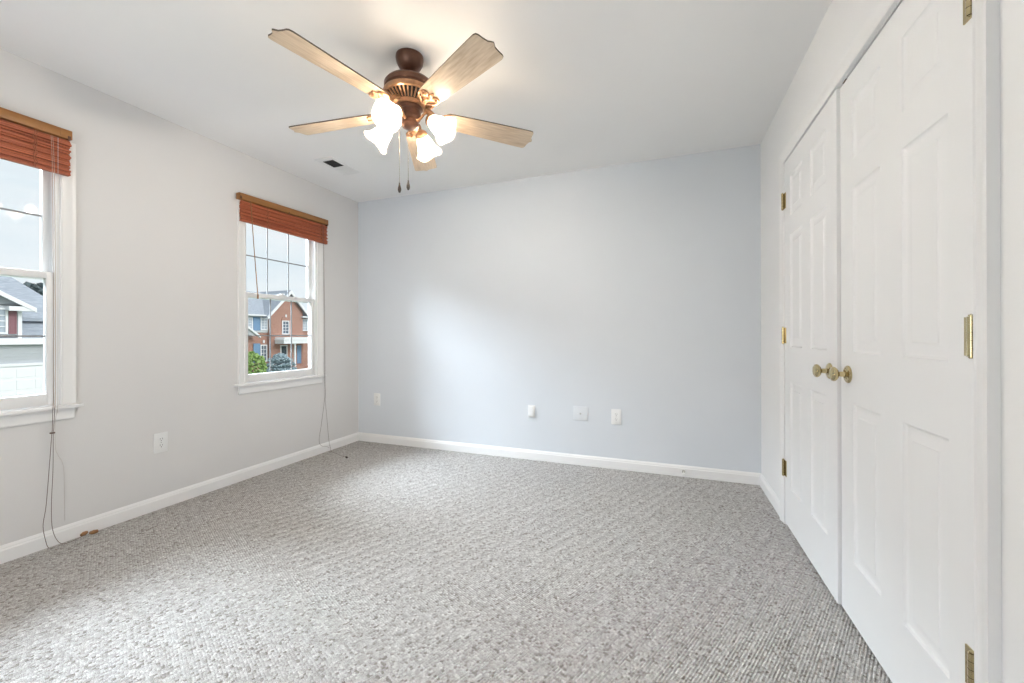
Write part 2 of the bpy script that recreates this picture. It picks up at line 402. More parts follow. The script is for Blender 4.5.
# ------------------------------------------------------------------ windows
def make_window(n, yc, label):
    root = struct_root('window_%d' % n, (0, yc, .70), label, 'window')
    y0, y1 = yc-OH, yc+OH; zs = .718            # stool top
    F = lambda u, v, t: (t, u, v)
    obj('window_frame', casing(F, y0, y1, zs, OZ1), M['trim'], root, ang=20)
    bm = BM()                                    # jamb lining + stops
    for a, b in ((y0-.001, y0+.010), (y1-.010, y1+.001)): box(bm, -.089, .001, a, b, zs, OZ1)
    box(bm, -.089, .001, y0, y1, OZ1-.010, OZ1+.001)
    for a, b in ((y0+.010, y0+.014), (y1-.016, y1-.010)):
        box(bm, -.014, -.002, a, b, zs, OZ1-.01); box(bm, -.053, -.050, a, b, zs, OZ1-.01); box(bm, -.088, -.084, a, b, zs, OZ1-.01)
    box(bm, -.089, -.014, y0, y1, .690, .716)
    obj('window_jamb', bm, M['vinyl'], root, smooth=False)
    bm = BM(); box(bm, -.016, .040, y0-WCW-.024, y1+WCW+.024, .700, .718, .004)
    obj('window_sill', bm, M['trim'], root)
    bm = BM()
    ap = [(0, .640), (.010, .640), (.013, .646), (.013, .690), (.016, .700), (0, .700)]
    sweep(bm, [[(d, y, z) for d, z in ap] for y in (y0-WCW+.004, y1+WCW-.004)])
    obj('apron', bm, M['trim'], root, ang=20)
    def sash(name, xa, xb, z0, z1, rb, rt_):
        st = .042; bm = BM(); ya, yb = y0+.011, y1-.011
        box(bm, xa, xb, ya, ya+st-.011+.0, z0, z1, .002); box(bm, xa, xb, yb-st+.011, yb, z0, z1, .002)
        gy0, gy1 = ya+st-.011, yb-st+.011
        box(bm, xa, xb, gy0-.002, gy1+.002, z0, z0+rb, .002); box(bm, xa, xb, gy0-.002, gy1+.002, z1-rt_, z1, .002)
        s = obj(name, bm, M['vinyl'], root)
        xm = (xa+xb)/2; ga, gb = z0+rb, z1-rt_
        bm = BM(); box(bm, xm-.002, xm+.002, gy0, gy1, ga, gb); obj('glass_pane', bm, M['glass'], s, smooth=False)
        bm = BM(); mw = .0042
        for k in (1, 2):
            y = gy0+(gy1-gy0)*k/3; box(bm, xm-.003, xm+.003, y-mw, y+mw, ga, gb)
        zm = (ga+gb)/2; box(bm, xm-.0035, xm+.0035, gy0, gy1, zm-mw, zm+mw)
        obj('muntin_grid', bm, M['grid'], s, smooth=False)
        return s
    sash('upper_sash', -.083, -.054, 1.368, 2.028, .034, .040)
    lo = sash('lower_sash', -.049, -.018, .719, 1.405, .060, .034)
    bm = BM(); box(bm, -.047, -.020, yc-.03, yc+.03, 1.405, 1.411, .001); lathe(bm, [(.012, 1.411), (.012, 1.419), (.008, 1.422), (0, 1.422)], Matrix.Translation((-.036, yc, 0)), 16)
    box(bm, -.040, -.032, yc-.004, yc+.035, 1.418, 1.424, .001)
    obj('sash_lock', bm, M['vinyl'], lo)
    return root
make_window(1, WY[0], 'nearer window on the left, cut by the photo edge, showing the grey house')
make_window(2, WY[1], 'farther small white double-hung window showing the brick house')

# ------------------------------------------------------------------ blinds
def blind(yl, yr, ztop, label, drop, ladders, seed, kh=0, ks=0):
    r_ = random.Random(seed)
    root = thing('bamboo_blind', label, 'blind', (.02, (yl+yr)/2, ztop))
    bm = BM(); box(bm, .0185, .056, yl, yr, ztop-.046, ztop, .002)
    for y in (yl+.045, yr-.045): box(bm, .0562, .0575, y-.001, y+.001, ztop-.045, ztop-.001)
    for v in bm.verts: v.co.z += (v.co.y-(yl+yr)/2)*kh
    hr = obj('head_rail', bm, M['rail'], root); hr['label'] = 'golden brown wooden head rail'
    bm = BM()
    for y in (yl+.012, yr-.012):
        bb = BM(); box(bb, .020, .0575, y-.006, y+.006, ztop-.050, ztop-.030, .001); obj('bracket', bb, M['bronze'], root)
    box(bm, .0562, .059, (yl+yr)/2-.004, (yl+yr)/2+.006, ztop-.044, ztop-.036)
    obj('screw', bm, M['bronze'], root)
    # raised stack of bamboo strips, folded
    z0, z1 = ztop-drop, ztop-.050; n = 17; bm = BM()
    for k in range(n):
        za = z0+(z1-z0)*k/n; zb = z0+(z1-z0)*(k+1)/n
        xo = .047+.006*math.sin(k*1.9)+r_.uniform(-.0015, .0015)
        dy = r_.uniform(-.003, .003)
        box(bm, .024, xo, yl+.022+dy, yr-.004+dy, za+.0006, zb-.0004, .002)
    box(bm, .022, .051, yl+.021, yr-.004, z0-.007, z0+.001, .002)
    for v in bm.verts: v.co.z += (v.co.y-(yl+yr)/2)*(ks*(z1-v.co.z)/(z1-z0)+kh)
    st = obj('slat_stack', bm, M['slat'], root); st['label'] = 'raised stack of reddish brown bamboo slats'
    for y in ladders:
        bm = BM()
        for s in (-.004, .004):
            pts = [(.055+.004*math.sin(j*2.1+s*300), y+s+.003*math.sin(j*1.7), z1-(z1-z0+.01)*j/14) for j in range(15)]
            tube(bm, spline(pts, 3), .0016, 6)
        obj('ladder_cord', bm, M['cordr'], root)
    return root
b1 = blind(-3.0, -2.176, 2.142, 'reddish bamboo blind raised at the top of the nearer left window', .226, (-2.31, -2.85), 3)
b2 = blind(-1.286, -.451, 2.126, 'reddish bamboo blind raised at the top of the farther small window', .204, (-1.06, -.53), 5, .018, -.026)
# tilt wand / cords of the far blind
bm = BM(); tube(bm, [(.066, -1.208, 2.075), (.068, -1.185, 1.75), (.070, -1.156, 1.385)], [.0030, .0028, .0032], 8)
lathe(bm, [(0, 0), (.0055, .002), (.006, .02), (.004, .035), (0, .036)], Matrix.Translation((.070, -1.1545, 1.352)), 10)
o = obj('tilt_wand', bm, M['tassel'], b2); o['label'] = 'thin brown tilt wand'
bm = BM()
tube(bm, spline([(.060, -.520, 2.07), (.058, -.516, 1.9), (.056, -.505, 1.4), (.052, -.497, .80), (.045, -.490, .70), (.030, -.470, .55), (.022, -.470, .46),
    (.020, -.505, .25), (.020, -.527, .13), (.022, -.505, .075), (.030, -.45, .055), (.034, -.425, .035)], 6), .0010, 6)
tube(bm, spline([(.060, -.512, 2.07), (.058, -.508, 1.9), (.056, -.498, 1.4), (.052, -.489, .80), (.045, -.482, .70), (.030, -.462, .55), (.022, -.455, .46),
    (.020, -.430, .25), (.022, -.415, .10), (.035, -.41, .03), (.055, -.425, .006), (.10, -.44, .004), (.18, -.47, .005), (.27, -.505, .005), (.325, -.525, .008)], 6), .0010, 6)
o = obj('lift_cord', bm, M['cord'], b2); o['label'] = 'long thin lift cord trailing to the carpet'
bm = BM(); lathe(bm, [(0, 0), (.006, .002), (.010, .02), (.008, .034), (0, .036)], Matrix.Translation((.320, -.523, .011)) @ Matrix.Rotation(math.radians(-30), 4, 'Z') @ Matrix.Rotation(PI/2, 4, 'Y'), 12)
obj('tassel', bm, M['fob'], b2)
# cords of the near blind
bm = BM()
tube(bm, spline([(.046, -2.246, .71), (.032, -2.243, .60), (.028, -2.243, .58),
    (.026, -2.252, .40), (.024, -2.262, .22), (.022, -2.272, .12), (.026, -2.262, .03), (.030, -2.255, .004)], 6), .0012, 6)
tube(bm, spline([(.046, -2.239, .71), (.032, -2.238, .60), (.028, -2.238, .58),
    (.026, -2.238, .40), (.024, -2.243, .22), (.024, -2.240, .10), (.030, -2.225, .03), (.045, -2.205, .004), (.048, -2.16, .006), (.035, -2.125, .009)], 6), .0012, 6)
box(bm, .022, .034, -2.250, -2.232, .578, .586, .002)
o = obj('lift_cord', bm, M['cord'], b1); o['label'] = 'pair of long dark lift cords trailing to the carpet'
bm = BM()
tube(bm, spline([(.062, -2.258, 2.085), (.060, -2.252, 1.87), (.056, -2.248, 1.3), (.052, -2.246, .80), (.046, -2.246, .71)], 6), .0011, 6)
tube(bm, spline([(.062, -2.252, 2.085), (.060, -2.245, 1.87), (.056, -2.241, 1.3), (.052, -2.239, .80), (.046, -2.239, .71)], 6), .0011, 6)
o = obj('lift_cord', bm, M['cordm'], b1); o['label'] = 'upper run of the lift cords in front of the casing, coloured paler for window glare'
bm = BM()
tube(bm, spline([(.060, -2.232, 2.085), (.058, -2.232, 1.3), (.050, -2.230, .73), (.044, -2.230, .70), (.020, -2.228, .62), (.008, -2.222, .50), (.006, -2.212, .46), (.005, -2.192, .40), (.005, -2.188, .28), (.005, -2.186, .11)], 6), .0010, 6)
o = obj('lift_cord', bm, M['cordw'], b1); o['label'] = 'single thin pale cord hanging beside the dark pair'
bm = BM()
for dx, dy, a in ((.028, -2.118, .5), (.038, -2.090, -.35)):
    lathe(bm, [(0, 0), (.007, .002), (.011, .018), (.008, .034), (0, .037)], Matrix.Translation((dx, dy-.015, .012)) @ Matrix.Rotation(PI/2+a, 4, 'Z') @ Matrix.Rotation(PI/2, 4, 'Y'), 12)
o = obj('tassel', bm, M['tassel'], b1); o['label'] = 'brown wooden cord tassels lying by the baseboard'

# ------------------------------------------------------------------ plates on the walls
def plate(name, label, cat, kind, F, w, h, group=None, loc=(0, 0, 0)):
    """F(u, v, t) -> world, centre of the plate at (0,0)"""
    def fb(bm, u0, u1, v0, v1, t0, t1, bev=0):
        t = BM(); box(t, u0, u1, v0, v1, t0, t1, bev); join(bm, t, F)
    root = thing(name, label, cat, loc)
    bm = BM(); fb(bm, -w/2, w/2, -h/2, h/2, 0, .006, .0022)
    obj('cover_plate', bm, M['plateb' if kind == 'cable' else 'plate'], root)
    if kind == 'outlet':
        for s in (-1, 1):
            bm = BM(); ol = [(.0165*math.copysign(min(1, abs(math.cos(a))*1.25), math.cos(a)), s*.0195+.0145*math.sin(a)) for a in [2*PI*k/20 for k in range(20)]]
            prism(bm, ol, .005, .0078, F); f = obj('receptacle', bm, M['plate'], root)
            bm = BM(); fb(bm, -.0075, -.0055, s*.0195, s*.0195+.009, .0079, .0083); fb(bm, .0055, .0075, s*.0195, s*.0195+.009, .0079, .0083)
            lathe(bm, [(.0028, .0079), (.0028, .0083)], F @ Matrix.Translation((0, s*.0195-.0065, 0)), 10); obj('slots', bm, M['slot'], f)
        bm = BM(); lathe(bm, [(.003, .006), (.003, .0072), (0, .0076)], F, 10); obj('screw', bm, M['steel'], root)
    elif kind == 'cable':
        bm = BM(); lathe(bm, [(.0075, .005), (.0075, .008), (.0055, .008), (.0055, .014), (.002, .014), (.002, .010), (0, .010)], F, 14); obj('cable_jack', bm, M['steel'], root)
        for s in (-1, 1):
            bm = BM(); lathe(bm, [(.0028, .005), (.0028, .0068), (0, .0072)], F @ Matrix.Translation((s*.023, 0, 0)), 10); obj('screw', bm, M['plate'], root)
    elif kind == 'blank':
        bm = BM(); fb(bm, -w*.3, w*.3, -h*.40, h*.40, .004, .017, .003); obj('raised_cover', bm, M['plate'], root)
        for s in (-1, 1):
            bm = BM(); fb(bm, -w*.22, w*.22, s*h*.28-.002, s*h*.28+.002, .0168, .0176); obj('ridge', bm, M['plate'], root)
    return root
FL = lambda y, z: Matrix(((0, 0, 1, 0), (1, 0, 0, y), (0, 1, 0, z), (0, 0, 0, 1)))
FB = lambda x, z: Matrix(((1, 0, 0, x), (0, 0, -1, 0), (0, 1, 0, z), (0, 0, 0, 1)))
plate('wall_outlet', 'white duplex outlet low on the off-white left wall between the windows', 'outlet', 'outlet', FL(-1.751, .410), .076, .122, loc=(0, -1.751, .41))
plate('wall_outlet', 'white duplex outlet at the far left end of the blue-grey wall', 'outlet', 'outlet', FB(.236, .432), .076, .122, loc=(.236, 0, .432))
plate('wall_outlet', 'white duplex outlet on the blue-grey wall, right of the square cable plate', 'outlet', 'outlet', FB(2.578, .417), .078, .122, loc=(2.578, 0, .417))
plate('blank_plate', 'narrow white raised plate on the blue-grey wall, left of the cable plate', 'wall plate', 'blank', FB(1.865, .418), .066, .105, loc=(1.865, 0, .418))
plate('cable_plate', 'square white plate with one small cable jack on the blue-grey wall', 'wall plate', 'cable', FB(2.290, .425), .120, .118, loc=(2.29, 0, .425))

# spring door stop on the back baseboard
ds = thing('door_stop', 'small spring door stop on the baseboard under the blue-grey wall', 'door stop', (3.075, -BT, .042))
bm = BM(); R = Matrix.Translation((3.075, -BT, .042)) @ Matrix.Rotation(PI/2, 4, 'X')
lathe(bm, [(0, 0), (.011, 0), (.011, .004), (.006, .007), (0, .007)], R, 14); obj('base', bm, M['steel'], ds)
bm = BM(); pts = [R @ Vector((.0052*math.cos(k*.8), .0052*math.sin(k*.8), .006+.050*k/90)) for k in range(91)]; tube(bm, pts, .0012, 5); obj('spring', bm, M['steel'], ds)
bm = BM(); lathe(bm, [(0, .055), (.008, .055), (.0085, .066), (.006, .070), (0, .070)], R, 14); obj('rubber_tip', bm, M['plate'], ds)

# ceiling register
vt = thing('ceiling_vent', 'small white slotted air vent set in the ceiling near the left wall', 'vent', (.487, -.778, H))
x0, x1, y0, y1 = .405, .570, -.945, -.615; zt = H
bm = BM(); fwid = .028
for a, b, c, d in ((x0, x1, y0, y0+fwid), (x0, x1, y1-fwid, y1), (x0, x0+fwid, y0+fwid, y1-fwid), (x1-fwid, x1, y0+fwid, y1-fwid)): box(bm, a, b, c, d, zt-.006, zt-.0002, .0015)
obj('frame', bm, M['plate'], vt)
bm = BM(); box(bm, x0+fwid, x1-fwid, y0+fwid, y1-fwid, zt-.0012, zt-.0004); obj('duct_shade_sheet', bm, M['dark'], vt, smooth=False)  # flat black sheet painted as the shade inside the vent
def louvre_bank(ya, yb, n, tilt):
    bm = BM()
    for k in range(n):
        y = ya+(yb-ya)*(k+.5)/n; w = (yb-ya)/n*.62
        t = BM(); box(t, x0+fwid-.001, x1-fwid+.001, -w, w, -.0004, .0004)
        join(bm, t, Matrix.Translation((0, y, zt-.004)) @ Matrix.Rotation(tilt, 4, 'X'))
    return bm
obj('louvre_bank', louvre_bank(y0+fwid, -.893, 2, .15), M['plate'], vt, smooth=False)
obj('louvre_bank', louvre_bank(-.775, y1-fwid, 11, .12), M['plate'], vt, smooth=False)

# ------------------------------------------------------------------ ceiling fan
FC = Vector((1.778, -1.665, 0))
fan = thing('ceiling_fan', 'five-blade ceiling fan with dark bronze body and four lit glass shades', 'ceiling fan', (FC.x, FC.y, H))
TF = Matrix.Translation(FC)
bm = BM(); lathe(bm, [(0, H-.0005), (.066, H-.0005), (.067, H-.012), (.064, H-.030), (.054, H-.050), (.038, H-.064), (.026, H-.070), (0, H-.070)], TF, 48); obj('canopy', bm, M['bronze'], fan)
bm = BM(); lathe(bm, [(.015, H-.066), (.015, H-.084), (.022, H-.086), (.024, H-.090), (.030, H-.112), (.034, H-.118)], TF, 32); obj('downrod', bm, M['bronze'], fan)
bm = BM(); lathe(bm, [(0, 2.3320), (.045, 2.3310), (.085, 2.3230), (.112, 2.3060), (.121, 2.2940), (.121, 2.2740), (.116, 2.2700), (.116, 2.2620), (0, 2.2620)], TF, 56); obj('motor_housing', bm, M['bronze'], fan)
bm = BM(); lathe(bm, [(.114, 2.2640), (.124, 2.2580), (.130, 2.2440), (.128, 2.2340), (.122, 2.2300), (.118, 2.2340), (.110, 2.2360)], TF, 56, cap=False)
lathe(bm, [(.078, 2.2020), (.070, 2.1980), (.064, 2.1920), (.064, 2.1880), (0, 2.1880)], TF, 56, cap=False)
for k in range(36):     # slotted cage of the vent ring
    a = 2*PI*k/36; t = BM(); box(t, .074, .122, -.0032, .0032, -.002, .003, .0008)
    join(bm, t, TF @ Matrix.Rotation(a, 4, 'Z') @ Matrix.Translation((0, 0, 2.2185)) @ Matrix.Translation((.098, 0, 0)) @ Matrix.Rotation(math.radians(-38), 4, 'Y') @ Matrix.Translation((-.098, 0, 0)))
obj('vent_ring', bm, M['copper'], fan)
bm = BM(); lathe(bm, [(.100, 2.2610), (.100, 2.2420), (.066, 2.2070), (0, 2.2070)], TF, 40); obj('motor_core', bm, M['dark'], fan)
bm = BM(); lathe(bm, [(.060, 2.1940), (.062, 2.1842), (.052, 2.1776), (.050, 2.1735), (.053, 2.1694), (.053, 2.1382), (.050, 2.1333), (.044, 2.1300), (.040, 2.1268), (.042, 2.1218), (.042, 2.1038), (.036, 2.0956), (.022, 2.0907), (.010, 2.0890), (0, 2.0874)], TF, 40); obj('switch_housing', bm, M['bronze'], fan)

# blades
def blade_outline():
    half = []
    # (x along, half width) with ogee tip
    half = [(.170, .0), (.170, .030), (.177, .044), (.190, .052), (.215, .055), (.34, .061), (.50, .067), (.60, .070), (.628, .0705), (.640, .067), (.645, .058), (.646, .040), (.650, .018), (.660, .006), (.663, .0)]
    return half[:-1]+[half[-1]]+[(x, -y) for x, y in half[-2:0:-1]]
ZB = 2.160; PITCH = math.radians(11); DROOP = math.radians(1.5)
for k in range(5):
    ang = math.radians(-100.5+72*k)
    MB_ = TF @ Matrix.Rotation(ang, 4, 'Z') @ Matrix.Translation((0, 0, ZB+.008)) @ Matrix.Rotation(DROOP, 4, 'Y') @ Matrix.Rotation(-PITCH, 4, 'X')
    bm = BM(); prism(bm, blade_outline(), -.003, .003)
    # build in the blade's own frame so the grain follows it
    bmesh.ops.bevel(bm, geom=[e for e in bm.edges if abs(e.verts[0].co.z-e.verts[1].co.z) < 1e-6 and len(e.link_faces) == 2 and e.calc_face_angle(0) > .5], offset=.0012, segments=2, affect='EDGES')
    bmesh.ops.recalc_face_normals(bm, faces=bm.faces)
    for f in bm.faces: f.material_index = 0 if abs(f.normal.z) > .8 else 1
    me = bpy.data.meshes.new('blade'); bm.to_mesh(me); bm.free()
    me.materials.append(M['blade']); me.materials.append(M['bladeedge'])
    bo = bpy.data.objects.new('blade', me); COL.objects.link(bo); bo.parent = fan
    bo.matrix_local = Matrix.Translation((-FC.x, -FC.y, -H)) @ MB_
    # iron: arm from the rotor plus an open heart-shaped plate under the blade, in the blade's frame
    bm = BM()
    tube(bm, spline([(.075, 0, .040), (.105, 0, .026), (.125, 0, .004), (.150, 0, -.010), (.185, 0, -.007)], 6), [.010]*13+[.009]*12, 10)
    for s in (-1, 1):
        tube(bm, spline([(.130, 0, -.006), (.148, s*.020, -.008), (.168, s*.040, -.007), (.190, s*.047, -.006), (.208, s*.040, -.006), (.213, s*.028, -.006), (.205, s*.018, -.006), (.192, s*.012, -.006), (.205, s*.004, -.006), (.228, 0, -.006)], 5), .0052, 8)
        lathe(bm, [(0, -.012), (.005, -.0115), (.0055, -.009), (.0055, -.004)], Matrix.Translation((.196, s*.034, 0)), 10)
    prism(bm, [(.160, -.026), (.186, -.034), (.200, -.020), (.215, 0), (.200, .020), (.186, .034), (.160, .026), (.145, 0)], -.0062, -.003)
    lathe(bm, [(0, -.012), (.005, -.0115), (.0055, -.009), (.0055, -.004)], Matrix.Translation((.212, 0, 0)), 10)
    for f in bm.faces: f.smooth = True
    me = bpy.data.meshes.new('blade_iron'); bmesh.ops.recalc_face_normals(bm, faces=bm.faces); bm.to_mesh(me); bm.free(); me.materials.append(M['copper'])
    io = bpy.data.objects.new('blade_iron', me); COL.objects.link(io); io.parent = bo
    io['label'] = 'antique copper scrolled blade bracket'

# light kit
def shade_mesh():
    """tulip glass with a softly lobed rim, axis +z, neck at z=0"""
    t = BM(); seg = 48
    prof = [(.026, 0), (.028, .012), (.034, .028), (.040, .046), (.044, .064), (.049, .080), (.058, .095), (.070, .107)]
    def ring(r, z, amp, dz=0):
        return [t.verts.new(((r*(1+amp*math.cos(4*(2*PI*i/seg)))*math.cos(2*PI*i/seg)), r*(1+amp*math.cos(4*(2*PI*i/seg)))*math.sin(2*PI*i/seg), z+dz*math.cos(4*(2*PI*i/seg)))) for i in range(seg)]
    n = len(prof)
    rings = [ring(r, z, .028*(k/(n-1))**2, .005*(k/(n-1))**3) for k, (r, z) in enumerate(prof)]
    rings += [ring(prof[-1][0]-.0012, prof[-1][1]+.0015, .028, .005)]
    rings += [ring(r-.003, z, .028*(k/(n-1))**2, .005*(k/(n-1))**3) for k, (r, z) in reversed(list(enumerate(prof)))]
    for a, b in zip(rings[:-1], rings[1:]):
        for i in range(seg): t.faces.new((a[i], a[(i+1) % seg], b[(i+1) % seg], b[i]))
    return t
TILT = math.radians(52)
for k in range(4):
    ang = math.radians(-86+90*k)
    D = Vector((math.cos(ang), math.sin(ang), 0)); q = lambda r, z: FC+D*r+Vector((0, 0, z))
    bm = BM(); tube(bm, spline([q(.036, 2.118), q(.058, 2.128), (q(.080, 2.148)), q(.098, 2.146), q(.108, 2.126)], 6), .0062, 8)
    fit = obj('light_arm', bm, M['copper'], fan)
    # shade frame: axis pointing outward and down
    axis = (D*math.sin(TILT)+Vector((0, 0, -math.cos(TILT)))).normalized()
    Rm = axis.to_track_quat('Z', 'X').to_matrix().to_4x4(); base = q(.112, 2.114)
    MS = Matrix.Translation(base) @ Rm
    bm = BM(); lathe(bm, [(0, -.022), (.010, -.022), (.014, -.016), (.024, -.010), (.030, -.002), (.0305, .012), (.028, .013), (.028, .001), (0, .001)], MS, 28); obj('socket_cup', bm, M['copper'], fit)
    bm = BM(); join(bm, shade_mesh(), MS); sh = obj('lamp_shade', bm, M['shade'], fan, ang=80); sh['label'] = 'lit frosted tulip glass shade'
    bm = BM(); lathe(bm, [(0, .004), (.012, .004), (.013, .020), (.016, .030), (.024, .044), (.0265, .056), (.024, .068), (.016, .078), (.007, .082), (0, .083)], MS, 24); obj('bulb', bm, M['bulb'], sh)

# pull chains
for a, r_, zb in ((205, .050, 1.772), (140, .030, 1.795)):
    a = math.radians(a); px, py = FC.x+r_*math.cos(a), FC.y+r_*math.sin(a); bm = BM()
    zt_ = 2.125 if r_ > .04 else 2.092; n = 60
    tube(bm, [(px, py, zt_+.002), (px, py, zb+.05)], .0009, 6)
    for j in range(n):
        z = zt_-(zt_-zb-.05)*j/(n-1); t = BM(); bmesh.ops.create_icosphere(t, subdivisions=1, radius=.0018); join(bm, t, Matrix.Translation((px, py, z)))
    ch = obj('pull_chain', bm, M['chain'], fan)
    bm = BM(); lathe(bm, [(0, 0), (.005, .003), (.0085, .014), (.008, .024), (.004, .038), (.003, .045), (.0035, .050), (0, .052)], Matrix.Translation((px, py, zb)), 14)
    o = obj('fob', bm, M['fob'], ch); o['label'] = 'dark teardrop pull'

# ------------------------------------------------------------------ outdoors
GZ = -3.25
def brick_mat(name, c1, c2, mortar, scale):
    m = bpy.data.materials.new(name); m.use_nodes = True; n = m.node_tree; b = n.nodes['Principled BSDF']; b.inputs['Roughness'].default_value = .9
    t = n.nodes.new('ShaderNodeTexCoord'); s = n.nodes.new('ShaderNodeSeparateXYZ'); c = n.nodes.new('ShaderNodeCombineXYZ')
    ad = n.nodes.new('ShaderNodeMath'); ad.operation = 'ADD'
    n.links.new(t.outputs['Object'], s.inputs[0]); n.links.new(s.outputs[0], ad.inputs[0]); n.links.new(s.outputs[1], ad.inputs[1]); n.links.new(ad.outputs[0], c.inputs[0]); n.links.new(s.outputs[2], c.inputs[1])
    k = n.nodes.new('ShaderNodeTexBrick'); k.inputs['Color1'].default_value = lin(c1); k.inputs['Color2'].default_value = lin(c2); k.inputs['Mortar'].default_value = lin(mortar)
    k.inputs['Scale'].default_value = scale; k.inputs['Mortar Size'].default_value = .02; n.links.new(c.outputs[0], k.inputs['Vector'])
    n.links.new(k.outputs[0], b.inputs['Base Color']); return m
def lap_mat(name, rgb, pitch):
    m = mat(name, rgb, .7, var=.02); n = m.node_tree; b = n.nodes['Principled BSDF']
    t = n.nodes.new('ShaderNodeTexCoord'); s = n.nodes.new('ShaderNodeSeparateXYZ'); n.links.new(t.outputs['Object'], s.inputs[0])
    mu = n.nodes.new('ShaderNodeMath'); mu.operation = 'MULTIPLY'; mu.inputs[1].default_value = 1/pitch; n.links.new(s.outputs[2], mu.inputs[0])
    fr = n.nodes.new('ShaderNodeMath'); fr.operation = 'FRACT'; n.links.new(mu.outputs[0], fr.inputs[0])
    bp = n.nodes.new('ShaderNodeBump'); bp.inputs['Distance'].default_value = .03; n.links.new(fr.outputs[0], bp.inputs['Height']); n.links.new(bp.outputs[0], b.inputs['Normal'])
    return m
X_ = {}
X_['brick'] = brick_mat('house_brick', (158, 114, 100), (176, 134, 118), (164, 136, 124), 4.0)
X_['roof'] = mat('roof_shingles_grey', (158, 166, 177), .9, var=.18, vscale=3, stretch=(1, 1, 6))
X_['white'] = mat('exterior_white_trim', (232, 234, 238), .6, var=.02)
X_['shut'] = mat('shutter_blue', (116, 150, 184), .6, var=.05)
X_['shutr'] = mat('shutter_burgundy', (142, 100, 108), .6, var=.05)
X_['sid'] = lap_mat('siding_pale_grey', (188, 192, 198), .16)
X_['sidw'] = lap_mat('siding_white', (206, 210, 214), .16)
X_['pane'] = mat('exterior_window_pane', (88, 98, 112), .15, var=.2, vscale=1)
X_['panel'] = mat('exterior_window_curtained', (176, 186, 198), .25, var=.06, vscale=1)
X_['grass'] = mat('lawn_grass', (104, 122, 84), .95, var=.2, vscale=2)
X_['asph'] = mat('street_asphalt', (150, 152, 156), .95, var=.08, vscale=5)
X_['leafg'] = mat('leaves_green', (108, 142, 66), .8, var2=(160, 186, 108), vscale=4)
X_['leafb'] = mat('needles_blue_grey', (112, 134, 144), .8, var2=(166, 184, 192), vscale=4)
X_['leafd'] = mat('leaves_dark', (86, 100, 104), .85, var=.2, vscale=2)
X_['bark'] = mat('bark', (84, 70, 60), .9, var=.2)
X_['doorg'] = mat('front_door_dark', (52, 68, 76), .5)

bm = BM(); box(bm, -120, -T-.02, -80, 120, GZ-.3, GZ)
o = struct(obj('ground', bm, X_['grass'], smooth=False), 'green lawn outside below the windows', 'ground')
bm = BM(); box(bm, -19, -12, -80, 120, GZ+.001, GZ+.03)
struct(obj('street', bm, X_['asph'], smooth=False), 'grey asphalt street between the houses', 'street')

def xbox(parent, name, m, *a, bev=0, label=None):
    bm = BM(); box(bm, *a, bev); o = obj(name, bm, m, parent, smooth=False)
    if label: o['label'] = label
    return o
def yz_prism(parent, name, m, pts, xa, xb, label=None):
    """outline in (y, z), extruded in x"""
    bm = BM(); prism(bm, pts, 0, 1, Matrix(((0, 0, xb-xa, xa), (1, 0, 0, 0), (0, 1, 0, 0), (0, 0, 0, 1)))); o = obj(name, bm, m, parent, smooth=False)
    if label: o['label'] = label
    return o
def xwindow(parent, X, y0, y1, z0, z1, pane='pane', cols=2, rows=4, fr=.12):
    bm = BM()
    for a in ((y0, y1, z0, z0+fr), (y0, y1, z1-fr, z1), (y0, y0+fr, z0+fr, z1-fr), (y1-fr, y1, z0+fr, z1-fr)): box(bm, X, X+.08, *a)
    for c in range(1, cols): y = y0+fr+(y1-y0-2*fr)*c/cols; box(bm, X+.02, X+.06, y-.025, y+.025, z0+fr, z1-fr)
    for r in range(1, rows): z = z0+fr+(z1-z0-2*fr)*r/rows; box(bm, X+.02, X+.055, y0+fr, y1-fr, z-.025, z+.025)
    w = obj('window', bm, X_['white'], parent, smooth=False)
    bm = BM(); box(bm, X-.02, X+.015, y0+fr*.5, y1-fr*.5, z0+fr*.5, z1-fr*.5); obj('pane', bm, X_[pane], w, smooth=False)
    return w
def shutter(parent, X, y0, y1, z0, z1, m):
    bm = BM(); box(bm, X+.0, X+.05, y0, y1, z0, z1)
    n = int((z1-z0)/.09)
    for k in range(n):
        z = z0+.06+(z1-z0-.12)*(k+.5)/n; box(bm, X+.05, X+.06, y0+.06, y1-.06, z-.025, z+.025)
    for a in ((y0, y0+.05, z0, z1), (y1-.05, y1, z0, z1), (y0+.05, y1-.05, z0, z0+.06), (y0+.05, y1-.05, z1-.06, z1)): box(bm, X+.05, X+.07, *a)
    return obj('shutter', bm, m, parent, smooth=False)
def roof_slab(parent, X0, X1, y0, y1, z0, z1, th=.18, hip0=0, hip1=0, m='roof'):
    """slope rising from the eave (x=X0,z0) to the ridge (x=X1,z1)"""
    bm = BM()
    a = [(X0, y0, z0), (X0, y1, z0), (X1, y1-hip1, z1), (X1, y0+hip0, z1)]
    V = [bm.verts.new(p) for p in a]+[bm.verts.new((x, y, z-th)) for x, y, z in a]
    bm.faces.new(V[:4]); bm.faces.new(V[4:][::-1])
    for i in range(4): j = (i+1) % 4; bm.faces.new((V[i], V[j], V[j+4], V[i+4]))
    return obj('roof', bm, X_[m], parent, smooth=False)

# brick house across the street
XB = -43.0
bh = thing('brick_house', 'red brick house with blue shutters and front gable across the street', 'house', (XB, 34, GZ))
bm = BM(); box(bm, XB-9, XB-.6, 29.0, 40.2, GZ, 3.6); obj('wall', bm, X_['brick'], bh, smooth=False)
xbox(bh, 'upper_wall', X_['sidw'], XB-.62, XB-.5, 29.0, 33.9, 1.45, 3.6)
yz_prism(bh, 'front_gable_wall', X_['brick'], [(33.55, GZ), (38.3, GZ), (38.3, 4.35), (36.1, 6.55), (33.55, 3.95)], XB-5.5, XB)
